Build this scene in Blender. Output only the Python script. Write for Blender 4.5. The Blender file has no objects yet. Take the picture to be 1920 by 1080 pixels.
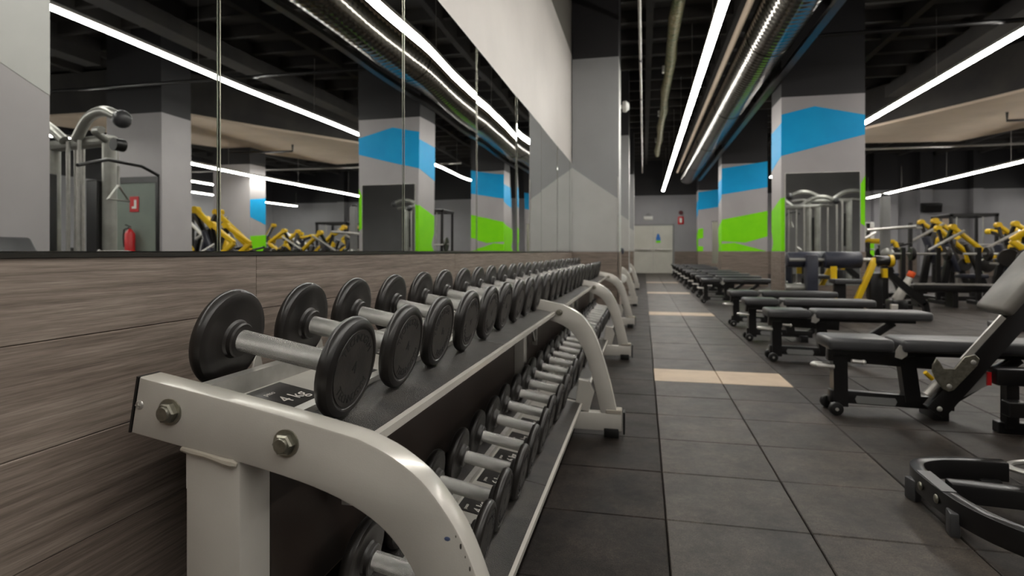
import bpy, bmesh, math, random
from mathutils import Vector, Matrix
random.seed(7)
PI = math.pi
SC = bpy.context.scene
COL = SC.collection

# ------------------------------------------------------------------ camera, world, light, exposure
cam_d = bpy.data.cameras.new('camera'); cam = bpy.data.objects.new('camera', cam_d); COL.objects.link(cam)
cam.location = (0, 0, 1.0)
cam.rotation_euler = (PI / 2, 0, math.atan(247 / 1100.0))
cam_d.sensor_width = 36; cam_d.lens = 36 * 1100 / 1920.0
cam_d.shift_y = -69 / 1920.0
cam_d.clip_start = 0.02; cam_d.clip_end = 100
cam_d.dof.use_dof = True; cam_d.dof.focus_distance = 1.3; cam_d.dof.aperture_fstop = 4.2
SC.camera = cam
SC.view_settings.view_transform = 'Standard'; SC.view_settings.look = 'None'
SC.view_settings.exposure = 0.0; SC.view_settings.gamma = 1.0
SC.view_settings.use_curve_mapping = False
SC.cycles.use_denoising = True
SC.cycles.max_bounces = 8; SC.cycles.glossy_bounces = 5; SC.cycles.diffuse_bounces = 4
W = bpy.data.worlds.new('world'); SC.world = W; W.use_nodes = True
W.node_tree.nodes['Background'].inputs[0].default_value = (0.9, 0.95, 1.0, 1)
W.node_tree.nodes['Background'].inputs[1].default_value = 0.02
LED = 45.0          # radiance of the LED line lights

# ------------------------------------------------------------------ materials
def srgb(r, g, b):
    f = lambda v: (v / 255 / 12.92) if v / 255 <= 0.04045 else ((v / 255 + 0.055) / 1.055) ** 2.4
    return (f(r), f(g), f(b), 1)
def new_mat(name, col, rough=0.5, metal=0.0, spec=0.5, coat=0.0):
    m = bpy.data.materials.new(name); m.use_nodes = True
    b = m.node_tree.nodes['Principled BSDF']
    b.inputs['Base Color'].default_value = col
    b.inputs['Roughness'].default_value = rough
    b.inputs['Metallic'].default_value = metal
    b.inputs['Specular IOR Level'].default_value = spec
    b.inputs['Coat Weight'].default_value = coat
    b.inputs['Coat Roughness'].default_value = 0.15
    return m
def nd(m, t, **k):
    n = m.node_tree.nodes.new(t)
    for a, v in k.items(): setattr(n, a, v)
    return n
def lk(m, a, b): m.node_tree.links.new(a, b)
def pos(m, scale=(1, 1, 1), world=True):
    mp = nd(m, 'ShaderNodeMapping'); mp.inputs['Scale'].default_value = scale
    if world:
        g = nd(m, 'ShaderNodeNewGeometry'); lk(m, g.outputs['Position'], mp.inputs['Vector'])
    else:
        g = nd(m, 'ShaderNodeTexCoord'); lk(m, g.outputs['Object'], mp.inputs['Vector'])
    return mp.outputs['Vector']
def noise(m, vec, scale, detail=3, rough=0.55):
    n = nd(m, 'ShaderNodeTexNoise'); n.inputs['Scale'].default_value = scale
    n.inputs['Detail'].default_value = detail; n.inputs['Roughness'].default_value = rough
    lk(m, vec, n.inputs['Vector']); return n.outputs['Fac']
def ramp(m, fac, stops):
    r = nd(m, 'ShaderNodeValToRGB'); e = r.color_ramp.elements
    while len(e) < len(stops): e.new(0.5)
    for i, (p, c) in enumerate(stops): e[i].position = p; e[i].color = c
    lk(m, fac, r.inputs['Fac']); return r.outputs['Color']
def bump(m, h, strength=0.3, dist=0.002, prev=None):
    b = nd(m, 'ShaderNodeBump'); b.inputs['Strength'].default_value = strength; b.inputs['Distance'].default_value = dist
    lk(m, h, b.inputs['Height'])
    if prev: lk(m, prev, b.inputs['Normal'])
    lk(m, b.outputs['Normal'], m.node_tree.nodes['Principled BSDF'].inputs['Normal']); return b.outputs['Normal']
def BS(m): return m.node_tree.nodes['Principled BSDF']
def mottled(name, c1, c2, scale, rough=0.5, metal=0, bs=0.0, bscale=200, bd=0.001, spec=0.5, coat=0.0, mid=(0.35, 0.65)):
    m = new_mat(name, c1, rough, metal, spec, coat)
    v = pos(m, world=True)
    lk(m, ramp(m, noise(m, v, scale), [(mid[0], c1), (mid[1], c2)]), BS(m).inputs['Base Color'])
    if bs: bump(m, noise(m, v, bscale, 2), bs, bd)
    return m

M = {}
M['rack'] = mottled('silver_paint', srgb(192, 188, 180), srgb(200, 196, 188), 6, 0.26, 0.2, 0.22, 420, 0.0009, coat=0.35)
M['steel'] = mottled('satin_steel', srgb(205, 203, 198), srgb(188, 186, 180), 20, 0.32, 0.6)
M['bolt'] = mottled('zinc_bolt', srgb(158, 155, 142), srgb(132, 130, 120), 60, 0.35, 0.85)
M['weld'] = new_mat('weld_bead', srgb(175, 168, 155), 0.35, 0.3)
M['rubber'] = mottled('black_rubber', srgb(24, 22, 21), srgb(40, 37, 35), 9, 0.36, 0, 0.15, 260, 0.0006, spec=0.5)
M['rubface'] = mottled('worn_rubber_face', srgb(32, 29, 28), srgb(50, 46, 43), 26, 0.46, 0, 0.3, 180, 0.0008)
M['ledge'] = mottled('textured_rubber_ledge', srgb(30, 28, 27), srgb(58, 54, 50), 14, 0.32, 0, 0.9, 420, 0.003)
M['black'] = mottled('black_powder_coat', srgb(20, 19, 20), srgb(27, 26, 26), 5, 0.28, 0, 0.1, 400, 0.0005)
M['plastic'] = new_mat('black_plastic', srgb(20, 20, 20), 0.4)
M['vinyl'] = mottled('dark_grey_vinyl', srgb(58, 58, 60), srgb(68, 68, 70), 6, 0.36, 0, 0.15, 300, 0.0008)
M['vinyl_light'] = mottled('scuffed_grey_vinyl', srgb(98, 95, 90), srgb(112, 108, 102), 8, 0.42, 0, 0.15, 300, 0.0008)
M['navy'] = mottled('navy_vinyl', srgb(40, 42, 54), srgb(52, 54, 66), 5, 0.4)
M['yellow'] = mottled('yellow_paint', srgb(228, 190, 20), srgb(214, 172, 14), 3, 0.35)
M['silver'] = mottled('silver_tube', srgb(172, 172, 166), srgb(150, 150, 144), 5, 0.3, 0.5)
M['led'] = new_mat('led_diffuser', (1, 1, 1, 1)); BS(M['led']).inputs['Emission Color'].default_value = (1.0, 0.965, 0.90, 1); BS(M['led']).inputs['Emission Strength'].default_value = LED
M['white'] = new_mat('white_plastic', srgb(225, 225, 220), 0.4)
M['red'] = new_mat('red_enamel', srgb(190, 30, 35), 0.35)
M['orange'] = new_mat('orange_plastic', srgb(235, 90, 30), 0.4)
M['blue'] = mottled('blue_wall_paint', srgb(0, 160, 222), srgb(0, 166, 226), 4, 0.5, spec=0.25)
M['green'] = mottled('green_wall_paint', srgb(128, 226, 0), srgb(134, 230, 0), 4, 0.5, spec=0.25)
M['patch_dark'] = mottled('dark_grey_wall_paint', srgb(128, 128, 128), srgb(134, 134, 133), 3, 0.5)
M['patch_light'] = mottled('light_grey_wall_paint', srgb(178, 178, 175), srgb(184, 184, 181), 3, 0.4)
M['door'] = mottled('cream_door_paint', srgb(196, 194, 184), srgb(204, 202, 192), 2, 0.4)
M['soffit'] = mottled('beige_concrete', srgb(206, 188, 168), srgb(216, 198, 178), 1.2, 0.8)
M['ceil'] = mottled('black_ceiling_paint', srgb(46, 44, 44), srgb(60, 57, 54), 1.5, 0.8)
M['beige_tile'] = mottled('beige_rubber_tile', srgb(196, 176, 152), srgb(182, 162, 140), 5, 0.6, 0, 0.4, 90, 0.002)
M['foil'] = mottled('greenish_foil_wrap', srgb(140, 128, 92), srgb(84, 96, 58), 7, 0.35, 0.55, 1.0, 22, 0.03)
M['green_wall'] = mottled('grey_green_panel', srgb(110, 120, 112), srgb(120, 130, 120), 2, 0.5)
M['print'] = new_mat('printed_lettering', srgb(215, 212, 205), 0.5)
M['emboss'] = new_mat('dark_embossed_print', srgb(14, 13, 13), 0.6)
M['label'] = mottled('black_label', srgb(26, 24, 23), srgb(34, 31, 30), 9, 0.35)
M['strip'] = mottled('label_strip_steel', srgb(190, 187, 180), srgb(178, 174, 167), 7, 0.35, 0.3)
M['scratch'] = new_mat('chipped_paint', srgb(50, 45, 40), 0.7)
M['ink'] = new_mat('blue_ink_mark', srgb(70, 85, 120), 0.6)
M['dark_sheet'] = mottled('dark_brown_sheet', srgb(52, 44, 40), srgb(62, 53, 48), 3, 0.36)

# mirror
m = new_mat('mirror_glass', (0.86, 0.88, 0.87, 1), 0.0, 1.0); M['mirror'] = m
bump(m, noise(m, pos(m, (1, 1.2, 0.8)), 1.1, 0), 0.32, 0.008)
M['mirror_edge'] = new_mat('mirror_edge', srgb(165, 165, 150), 0.25, 0.6)

# knurled handle
m = new_mat('knurled_chrome', srgb(226, 225, 220), 0.27, 0.7); M['handle'] = m
tc = nd(m, 'ShaderNodeTexCoord'); mp = nd(m, 'ShaderNodeMapping'); lk(m, tc.outputs['UV'], mp.inputs['Vector'])
w1 = nd(m, 'ShaderNodeTexWave'); w1.inputs['Scale'].default_value = 36; w1.bands_direction = 'DIAGONAL'; lk(m, mp.outputs[0], w1.inputs['Vector'])
mp2 = nd(m, 'ShaderNodeMapping'); mp2.inputs['Scale'].default_value = (1, -1, 1); lk(m, tc.outputs['UV'], mp2.inputs['Vector'])
w2 = nd(m, 'ShaderNodeTexWave'); w2.inputs['Scale'].default_value = 36; w2.bands_direction = 'DIAGONAL'; lk(m, mp2.outputs[0], w2.inputs['Vector'])
mx = nd(m, 'ShaderNodeMath', operation='MAXIMUM'); lk(m, w1.outputs['Fac'], mx.inputs[0]); lk(m, w2.outputs['Fac'], mx.inputs[1])
bump(m, mx.outputs[0], 1.0, 0.0016)
lk(m, ramp(m, mx.outputs[0], [(0.45, srgb(120, 118, 112)), (0.8, srgb(232, 231, 226))]), BS(m).inputs['Base Color'])

# wall paints: two colours split at a painted height line
def wall_mat(name, low, high, z, rough=0.5, spec=0.4):
    m = new_mat(name, low, rough, 0, spec)
    g = nd(m, 'ShaderNodeNewGeometry'); s = nd(m, 'ShaderNodeSeparateXYZ'); lk(m, g.outputs['Position'], s.inputs[0])
    t = nd(m, 'ShaderNodeMath', operation='GREATER_THAN'); t.inputs[1].default_value = z; lk(m, s.outputs['Z'], t.inputs[0])
    mix = nd(m, 'ShaderNodeMix', data_type='RGBA')
    n = noise(m, g.outputs['Position'], 1.3, 4)
    lowc = ramp(m, n, [(0.3, tuple(c * 0.93 for c in low[:3]) + (1,)), (0.7, tuple(min(1, c * 1.05) for c in low[:3]) + (1,))])
    lk(m, t.outputs[0], mix.inputs['Factor']); lk(m, lowc, mix.inputs['A']); mix.inputs['B'].default_value = high
    lk(m, mix.outputs['Result'], BS(m).inputs['Base Color'])
    bump(m, noise(m, g.outputs['Position'], 120, 2), 0.08, 0.002)
    return m
BLK = srgb(40, 39, 41)
M['wall_left'] = wall_mat('warm_white_wall', srgb(205, 200, 195), srgb(110, 106, 100), 3.70)
M['wall_far'] = wall_mat('grey_wall', srgb(152, 151, 154), BLK, 3.52)
M['column_front'] = wall_mat('plain_grey_wall', srgb(140, 138, 138), srgb(140, 138, 138), 9)
M['column'] = wall_mat('column_grey', srgb(168, 164, 165), BLK, 3.52)
M['column_left'] = wall_mat('column_dark_grey', srgb(150, 151, 152), BLK, 3.62)

# wood planks
m = new_mat('wood_plank', srgb(110, 98, 88), 0.5, 0, 0.35); M['wood'] = m
g = nd(m, 'ShaderNodeNewGeometry'); oi = nd(m, 'ShaderNodeObjectInfo')
ad = nd(m, 'ShaderNodeVectorMath', operation='ADD'); cb = nd(m, 'ShaderNodeCombineXYZ'); mu = nd(m, 'ShaderNodeMath', operation='MULTIPLY'); mu.inputs[1].default_value = 17
lk(m, oi.outputs['Random'], mu.inputs[0]); lk(m, mu.outputs[0], cb.inputs['Y']); lk(m, mu.outputs[0], cb.inputs['X'])
lk(m, g.outputs['Position'], ad.inputs[0]); lk(m, cb.outputs[0], ad.inputs[1])
mp = nd(m, 'ShaderNodeMapping'); mp.inputs['Scale'].default_value = (1.6, 1.6, 60); lk(m, ad.outputs[0], mp.inputs['Vector'])
n1 = noise(m, mp.outputs[0], 1.6, 6, 0.68)
mp2 = nd(m, 'ShaderNodeMapping'); mp2.inputs['Scale'].default_value = (7, 7, 260); lk(m, ad.outputs[0], mp2.inputs['Vector'])
n2 = noise(m, mp2.outputs[0], 2.0, 3, 0.6)
c1 = ramp(m, n1, [(0.28, srgb(98, 86, 78)), (0.5, srgb(134, 121, 111)), (0.74, srgb(164, 151, 140))])
mix = nd(m, 'ShaderNodeMix', data_type='RGBA', blend_type='MULTIPLY'); mix.inputs['Factor'].default_value = 0.55
c2 = ramp(m, n2, [(0.32, (0.42, 0.41, 0.40, 1)), (0.6, (1, 1, 1, 1))])
lk(m, c1, mix.inputs['A']); lk(m, c2, mix.inputs['B']); lk(m, mix.outputs['Result'], BS(m).inputs['Base Color'])
bump(m, n2, 0.25, 0.0012)

# rubber floor
def floor_mat(name, dk, lt, rough, spec=0.4):
    m = new_mat(name, dk, rough, 0, spec)
    g = nd(m, 'ShaderNodeNewGeometry'); P = g.outputs['Position']; oi = nd(m, 'ShaderNodeObjectInfo')
    a = ramp(m, noise(m, P, 3.4, 8, 0.78), [(0.36, dk), (0.62, lt)])
    fine = ramp(m, noise(m, P, 170, 4, 0.85), [(0.38, (0.30, 0.30, 0.30, 1)), (0.64, (1.75, 1.72, 1.68, 1))])
    mix = nd(m, 'ShaderNodeMix', data_type='RGBA', blend_type='MULTIPLY'); mix.inputs['Factor'].default_value = 0.9
    blot = ramp(m, noise(m, P, 34, 6, 0.8), [(0.36, (0.62, 0.61, 0.60, 1)), (0.62, (1.35, 1.33, 1.30, 1))])
    mb_ = nd(m, 'ShaderNodeMix', data_type='RGBA', blend_type='MULTIPLY'); mb_.inputs['Factor'].default_value = 1.0
    lk(m, a, mb_.inputs['A']); lk(m, blot, mb_.inputs['B'])
    lk(m, mb_.outputs['Result'], mix.inputs['A']); lk(m, fine, mix.inputs['B'])
    r = ramp(m, oi.outputs['Random'], [(0, (0.82, 0.82, 0.82, 1)), (1, (1.12, 1.1, 1.08, 1))])
    mix2 = nd(m, 'ShaderNodeMix', data_type='RGBA', blend_type='MULTIPLY'); mix2.inputs['Factor'].default_value = 1
    lk(m, mix.outputs['Result'], mix2.inputs['A']); lk(m, r, mix2.inputs['B'])
    lk(m, mix2.outputs['Result'], BS(m).inputs['Base Color'])
    rr = nd(m, 'ShaderNodeMapRange'); rr.inputs['To Min'].default_value = rough - 0.08; rr.inputs['To Max'].default_value = rough + 0.12
    lk(m, noise(m, P, 5, 4), rr.inputs['Value']); lk(m, rr.outputs[0], BS(m).inputs['Roughness'])
    bump(m, noise(m, P, 300, 3, 0.7), 0.5, 0.0025)
    return m
M['floor'] = floor_mat('rubber_floor', srgb(29, 25, 23), srgb(73, 66, 60), 0.46)
M['floor_mid'] = floor_mat('bench_side_rubber_floor', srgb(20, 17, 16), srgb(60, 54, 50), 0.46, 0.3)
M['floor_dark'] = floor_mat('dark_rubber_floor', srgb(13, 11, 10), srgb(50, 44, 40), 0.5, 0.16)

# spiral duct
m = new_mat('spiral_duct_metal', srgb(112, 109, 103), 0.15, 1.0); M['duct'] = m
v = pos(m, (1, 1, 1)); wv = nd(m, 'ShaderNodeTexWave'); wv.bands_direction = 'Y'; wv.inputs['Scale'].default_value = 2.6
wv.inputs['Distortion'].default_value = 0.4; lk(m, v, wv.inputs['Vector'])
p1 = bump(m, wv.outputs['Fac'], 0.22, 0.010)
bump(m, noise(m, v, 7, 3), 0.22, 0.014, p1)

# ------------------------------------------------------------------ mesh helpers
SPLIT = {'rubber_foot', 'upright', 'leg', 'top_beam', 'side_beam', 'side_frame_pair', 'seat_post', 'paint_chip', 'base_frame'}
class MB:
    def __init__(s): s.bm = bmesh.new()
    def faces(s, vs, fs, T=None):
        bv = [s.bm.verts.new((T @ Vector(v)) if T else v) for v in vs]
        for f in fs:
            try: s.bm.faces.new([bv[i] for i in f])
            except ValueError: pass
        return s
    def box(s, x0, x1, y0, y1, z0, z1, T=None):
        return s.faces([(x, y, z) for x in (x0, x1) for y in (y0, y1) for z in (z0, z1)],
                [(0, 1, 3, 2), (4, 6, 7, 5), (0, 4, 5, 1), (2, 3, 7, 6), (0, 2, 6, 4), (1, 5, 7, 3)], T)
    def rbox(s, x0, x1, y0, y1, z0, z1, r=0.01, seg=2, T=None):
        b = bmesh.new()
        vs = [b.verts.new((x, y, z)) for x in (x0, x1) for y in (y0, y1) for z in (z0, z1)]
        for f in [(0, 1, 3, 2), (4, 6, 7, 5), (0, 4, 5, 1), (2, 3, 7, 6), (0, 2, 6, 4), (1, 5, 7, 3)]: b.faces.new([vs[i] for i in f])
        bmesh.ops.recalc_face_normals(b, faces=b.faces)
        bmesh.ops.bevel(b, geom=list(b.edges), offset=r, segments=seg, profile=0.5, affect='EDGES')
        return s.absorb(b, T)
    def absorb(s, b, T=None):
        b.verts.ensure_lookup_table(); b.verts.index_update()
        s.faces([tuple(v.co) for v in b.verts], [[v.index for v in f.verts] for f in b.faces], T); b.free(); return s
    def beam(s, a, b, w, h, up=(0, 0, 1), r=0.0):
        a, b = Vector(a), Vector(b); d = b - a; L = d.length; d.normalize(); u = Vector(up)
        if abs(d.dot(u)) > 0.98: u = Vector((1, 0, 0))
        sd = d.cross(u).normalized(); uu = sd.cross(d)
        T = Matrix((d, sd, uu)).transposed().to_4x4(); T.translation = a
        if r: return s.rbox(0, L, -w / 2, w / 2, -h / 2, h / 2, r, 2, T)
        return s.box(0, L, -w / 2, w / 2, -h / 2, h / 2, T)
    def lathe(s, a, axis, prof, n=24):
        """prof: (t along axis, radius)"""
        a = Vector(a); d = Vector(axis).normalized(); u = Vector((0, 0, 1)) if abs(d.z) < 0.9 else Vector((1, 0, 0))
        e1 = d.cross(u).normalized(); e2 = d.cross(e1)
        rings = []
        for t, r in prof:
            if r <= 1e-6: rings.append([s.bm.verts.new(a + d * t)])
            else: rings.append([s.bm.verts.new(a + d * t + (e1 * math.cos(2 * PI * k / n) + e2 * math.sin(2 * PI * k / n)) * r) for k in range(n)])
        for A, B in zip(rings, rings[1:]):
            for k in range(n):
                q = [A[k % len(A)], A[(k + 1) % len(A)], B[(k + 1) % len(B)], B[k % len(B)]]
                q2 = []
                for v in q:
                    if v not in q2: q2.append(v)
                if len(q2) > 2: s.bm.faces.new(q2)
        return s
    def cyl(s, a, b, r, n=16, r2=None, bev=0.0):
        a, b = Vector(a), Vector(b); L = (b - a).length; r2 = r if r2 is None else r2
        if bev: pr = [(0, 0), (0, r - bev), (bev * .3, r - bev * .3), (bev, r), (L - bev, r2), (L - bev * .3, r2 - bev * .3), (L, r2 - bev), (L, 0)]
        else: pr = [(0, 0), (0, r), (L, r2), (L, 0)]
        return s.lathe(a, b - a, pr, n)
    def tube(s, pts, r, n=10):
        P = [Vector(p) for p in pts]; prev = None; rings = []
        for i, p in enumerate(P):
            d = (P[min(i + 1, len(P) - 1)] - P[max(i - 1, 0)]).normalized()
            if prev is None:
                u = Vector((0, 0, 1)) if abs(d.z) < 0.9 else Vector((1, 0, 0)); e1 = d.cross(u).normalized()
            else: e1 = (prev - d * prev.dot(d)).normalized()
            prev = e1; e2 = d.cross(e1)
            rr = r[i] if isinstance(r, (list, tuple)) else r
            rings.append([s.bm.verts.new(p + (e1 * math.cos(2 * PI * k / n) + e2 * math.sin(2 * PI * k / n)) * rr) for k in range(n)])
        for A, B in zip(rings, rings[1:]):
            for k in range(n): s.bm.faces.new([A[k], A[(k + 1) % n], B[(k + 1) % n], B[k]])
        s.bm.faces.new(rings[0]); s.bm.faces.new(rings[-1]); return s
    def prism(s, poly, off, axis='Y', bev=0.0, seg=2, T=None):
        """poly in the plane normal to axis; off=(lo,hi) along it"""
        b = bmesh.new()
        f3 = {'Y': lambda p, o: (p[0], o, p[1]), 'X': lambda p, o: (o, p[0], p[1]), 'Z': lambda p, o: (p[0], p[1], o)}[axis]
        A = [b.verts.new(f3(p, off[0])) for p in poly]; B = [b.verts.new(f3(p, off[1])) for p in poly]
        fa = b.faces.new(A); fb = b.faces.new(B[::-1]); n = len(poly)
        for i in range(n): b.faces.new([A[i], A[(i + 1) % n], B[(i + 1) % n], B[i]])
        bmesh.ops.recalc_face_normals(b, faces=b.faces)
        if bev:
            ed = [e for e in b.edges if (fa in e.link_faces or fb in e.link_faces)]
            bmesh.ops.bevel(b, geom=ed, offset=bev, segments=seg, profile=0.5, affect='EDGES')
        return s.absorb(b, T)
    def sphere(s, c, r, n=16, sc=(1, 1, 1)):
        c = Vector(c); m_ = n // 2; pr = [(-r * math.cos(PI * k / m_), r * math.sin(PI * k / m_)) for k in range(m_ + 1)]
        b = MB(); b.lathe((0, 0, 0), (0, 0, 1), pr, n)
        return s.absorb(b.bm, Matrix.Translation(c) @ Matrix.Diagonal((*sc, 1)))
    def mesh(s, name, mats, angle=35):
        bmesh.ops.recalc_face_normals(s.bm, faces=s.bm.faces)
        me = bpy.data.meshes.new(name); s.bm.to_mesh(me); s.bm.free()
        for m_ in (mats if isinstance(mats, (list, tuple)) else [mats]): me.materials.append(m_)
        me.polygons.foreach_set('use_smooth', [True] * len(me.polygons)); me.set_sharp_from_angle(angle=math.radians(angle))
        return me
    def islands(s):
        seen, out = set(), []
        for v in s.bm.verts:
            if v in seen: continue
            st, isl = [v], []
            seen.add(v)
            while st:
                a = st.pop(); isl.append(a)
                for e in a.link_edges:
                    b = e.other_vert(a)
                    if b not in seen: seen.add(b); st.append(b)
            ix = {a: i for i, a in enumerate(isl)}; fs = {f for a in isl for f in a.link_faces}
            m_ = MB(); m_.faces([tuple(a.co) for a in isl], [[ix[q] for q in f.verts] for f in fs]); out.append(m_)
        return out
    def build(s, name, mat, parent=None, **k):
        if name in SPLIT and parent is not None:
            isl = s.islands(); s.bm.free()
            return [link(name, m_.mesh(name, mat), parent, **{a: b for a, b in k.items() if a != 'angle'}) for m_ in isl][0]
        return link(name, s.mesh(name, mat, k.pop('angle', 35)), parent, **k)

def link(name, data, parent=None, loc=None, rot=None, **props):
    o = bpy.data.objects.new(name, data); COL.objects.link(o)
    if name == 'lettering': o['kind'] = 'stuff'
    if parent: o.parent = parent
    if loc: o.location = loc
    if rot: o.rotation_euler = rot
    for k_, v_ in props.items(): o[k_] = v_
    return o
def thing(name, label, cat, loc=(0, 0, 0), rz=0, group=None):
    o = link(name, None, None, loc, (0, 0, rz)); o['label'] = label; o['category'] = cat
    if group: o['group'] = group
    return o
def tag(o, label=None, cat=None, group=None):
    if label: o['label'] = label
    if cat: o['category'] = cat
    if group: o['group'] = group
    return o
def struct(o): o['kind'] = 'structure'; return o
def kids(o): return KID.get(o.name, [])
def dup(o, parent=None):
    c = o.copy(); COL.objects.link(c); c.parent = parent
    for ch in list(o.children): dup(ch, c)
    return c
def place(proto, first, loc, rz, label, group=None):
    o = proto if first else dup(proto)
    o.location = loc; o.rotation_euler = (0, 0, rz); o['label'] = label
    if group: o['group'] = group
    return o
def text_mesh(body, size, mat, name='lettering', extrude=0.0004, align='CENTER', spacing=1.0):
    cu = bpy.data.curves.new(name, 'FONT'); cu.body = body; cu.size = size; cu.extrude = extrude
    cu.align_x = align; cu.align_y = 'CENTER'; cu.space_character = spacing; cu.resolution_u = 3
    o = bpy.data.objects.new(name, cu); COL.objects.link(o)
    dg = bpy.context.evaluated_depsgraph_get(); dg.update()
    me = bpy.data.meshes.new_from_object(o.evaluated_get(dg)); me.name = name
    bpy.data.objects.remove(o); bpy.data.curves.remove(cu)
    me.materials.clear(); me.materials.append(mat); return me
ORD = ['first', 'second', 'third', 'fourth', 'fifth', 'sixth', 'seventh', 'eighth', 'ninth', 'tenth', 'eleventh', 'twelfth', 'thirteenth',
       'fourteenth', 'fifteenth', 'sixteenth', 'seventeenth', 'eighteenth', 'nineteenth', 'twentieth', 'twenty-first', 'twenty-second',
       'twenty-third', 'twenty-fourth', 'twenty-fifth', 'twenty-sixth', 'twenty-seventh', 'twenty-eighth', 'twenty-ninth', 'thirtieth', 'thirty-first']
def smooth_path(pts, n=4):
    P = [Vector((*p, 0)[:3] if len(p) < 3 else p) for p in pts]; out = []
    for i in range(len(P) - 1):
        a, b, c, d = P[max(i - 1, 0)], P[i], P[i + 1], P[min(i + 2, len(P) - 1)]
        for k in range(n):
            t = k / n
            out.append(0.5 * ((2 * b) + (c - a) * t + (2 * a - 5 * b + 4 * c - d) * t * t + (3 * b - a - 3 * c + d) * t ** 3))
    out.append(P[-1])
    return [tuple(v)[:len(pts[0])] for v in out]

# ------------------------------------------------------------------ setting: shell
XW = -0.955; YF = 27.3; YB = -7.0; XR = 17.0; ZC = 5.25
fl = MB().box(XW - 0.3, XR + 0.3, YB - 0.3, YF + 0.3, -0.20, -0.018).build('floor', M['floor_dark']); struct(fl)
wl = MB().box(XW - 0.25, XW - 0.012, YB - 0.3, YF + 0.3, 0, ZC).build('wall_left', M['wall_left']); struct(wl)
struct(MB().box(XW - 0.012, XR, YF, YF + 0.25, 0, ZC).build('wall_back', M['wall_far']))
struct(MB().box(XR, XR + 0.25, YB - 0.3, YF + 0.3, 0, ZC).build('wall_right', M['wall_far']))
struct(MB().box(XW - 0.012, XR, YB - 0.25, YB, 0, ZC).build('wall_front', M['column_front']))
ce = MB().box(XW - 0.3, XR + 0.3, YB - 0.3, YF + 0.3, ZC, ZC + 0.2).build('ceiling', M['ceil']); struct(ce)
# ceiling joists, cross and long
bj = MB()
bj.box(-0.06, 0.06, 0, YF - YB, -0.32, 0)
jl = bj.mesh('joist', M['ceil'])
bj = MB(); bj.box(0, XR - XW, -0.05, 0.05, -0.22, 0); jc = bj.mesh('joist', M['ceil'])
for i in range(12): link('joist', jl, ce, (0.1 + i * 1.45, YB, ZC))
for i in range(38): link('joist', jc, ce, (XW, YB + 0.5 + i * 0.9, ZC))

# rubber floor tiles: individual near, joined far
TX, TY, TX0, TY0 = 0.5, 0.482, 0.08, 2.26
def tile_mesh(mat):
    b = MB(); g = 0.0022; r = 0.0035
    x0, x1, y0, y1 = g, TX - g, g, TY - g
    b.faces([(x0, y0, -0.018), (x1, y0, -0.018), (x1, y1, -0.018), (x0, y1, -0.018), (x0, y0, -r), (x1, y0, -r), (x1, y1, -r), (x0, y1, -r),
             (x0 + r, y0 + r, 0), (x1 - r, y0 + r, 0), (x1 - r, y1 - r, 0), (x0 + r, y1 - r, 0)],
            [(0, 1, 5, 4), (1, 2, 6, 5), (2, 3, 7, 6), (3, 0, 4, 7), (4, 5, 9, 8), (5, 6, 10, 9), (6, 7, 11, 10), (7, 4, 8, 11), (8, 9, 10, 11)])
    return b.mesh('tile', mat)
tmm = tile_mesh(M['floor_mid'])
tm, tmd, tmb = tile_mesh(M['floor']), tile_mesh(M['floor_dark']), tile_mesh(M['beige_tile'])
far = {k: MB() for k in ('floor', 'floor_mid', 'floor_dark', 'beige')}
beige_rows = (5, 15, 25, 35)
ntile = 0
for j in range(-18, 53):
    for i in range(-3, 34):
        x, y = TX0 + i * TX, TY0 + j * TY
        if x + TX < XW or y + TY < YB or y + TY > YF + .2: continue
        beige = (j in beige_rows and i in (0, 1))
        near = (1.2 < y < 7.6) and (i <= 9)
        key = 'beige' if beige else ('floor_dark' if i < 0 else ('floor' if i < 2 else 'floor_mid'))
        if near or beige:
            dz = random.uniform(-0.0012, 0.0012)
            link('tile', {'beige': tmb, 'floor_dark': tmd, 'floor_mid': tmm, 'floor': tm}[key], fl, (x, y, dz)); ntile += 1
        else:
            g = 0.0035; far[key].box(x + g, x + TX - g, y + g, y + TY - g, -0.018, random.uniform(-0.001, 0.0005))
for k, b in far.items():
    if len(b.bm.verts):
        b.build('distant_tiles', M['beige_tile'] if k == 'beige' else M[k], fl, kind='stuff')

# wood planks of the left wall (below the mirror)
PZ = [0.0, 0.135, 0.315, 0.495, 0.675, 0.853, 0.992]
def plank_mesh(L, h, axis='Y'):
    b = MB(); g = 0.0006
    if axis == 'Y': b.rbox(-0.012, 0, g, L - g, g, h - g, 0.0012, 1)
    else: b.rbox(g, L - g, -0.012, 0, g, h - g, 0.0012, 1)
    return b.mesh('plank', M['wood'])
PL = 1.6; pcache = {}
for r in range(6):
    off = [0.35, 0.95, 0.1, 1.25, 0.6, 1.305 - PL][r]
    y = off - PL * 2
    while y < 8.0:
        L = min(PL, 8.0 - y); key = (round(L, 3), r)
        if y + L > -0.6 and L > 0.05:
            if key not in pcache: pcache[key] = plank_mesh(L, PZ[r + 1] - PZ[r])
            link('plank', pcache[key], wl, (XW, y, PZ[r]))
        y += PL
MB().box(XW - 0.012, XW - 0.002, 8.9, YF, 0, 0.99).build('wood_cladding', M['wood'], wl)
# bottom rail of the mirror
struct(MB().rbox(XW - 0.012, XW + 0.003, -1.3, 8.0, 0.9885, 0.9975, 0.001, 1).build('trim_1', new_mat('dark_rail', srgb(60, 58, 54), 0.35, 0.7)))

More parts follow.
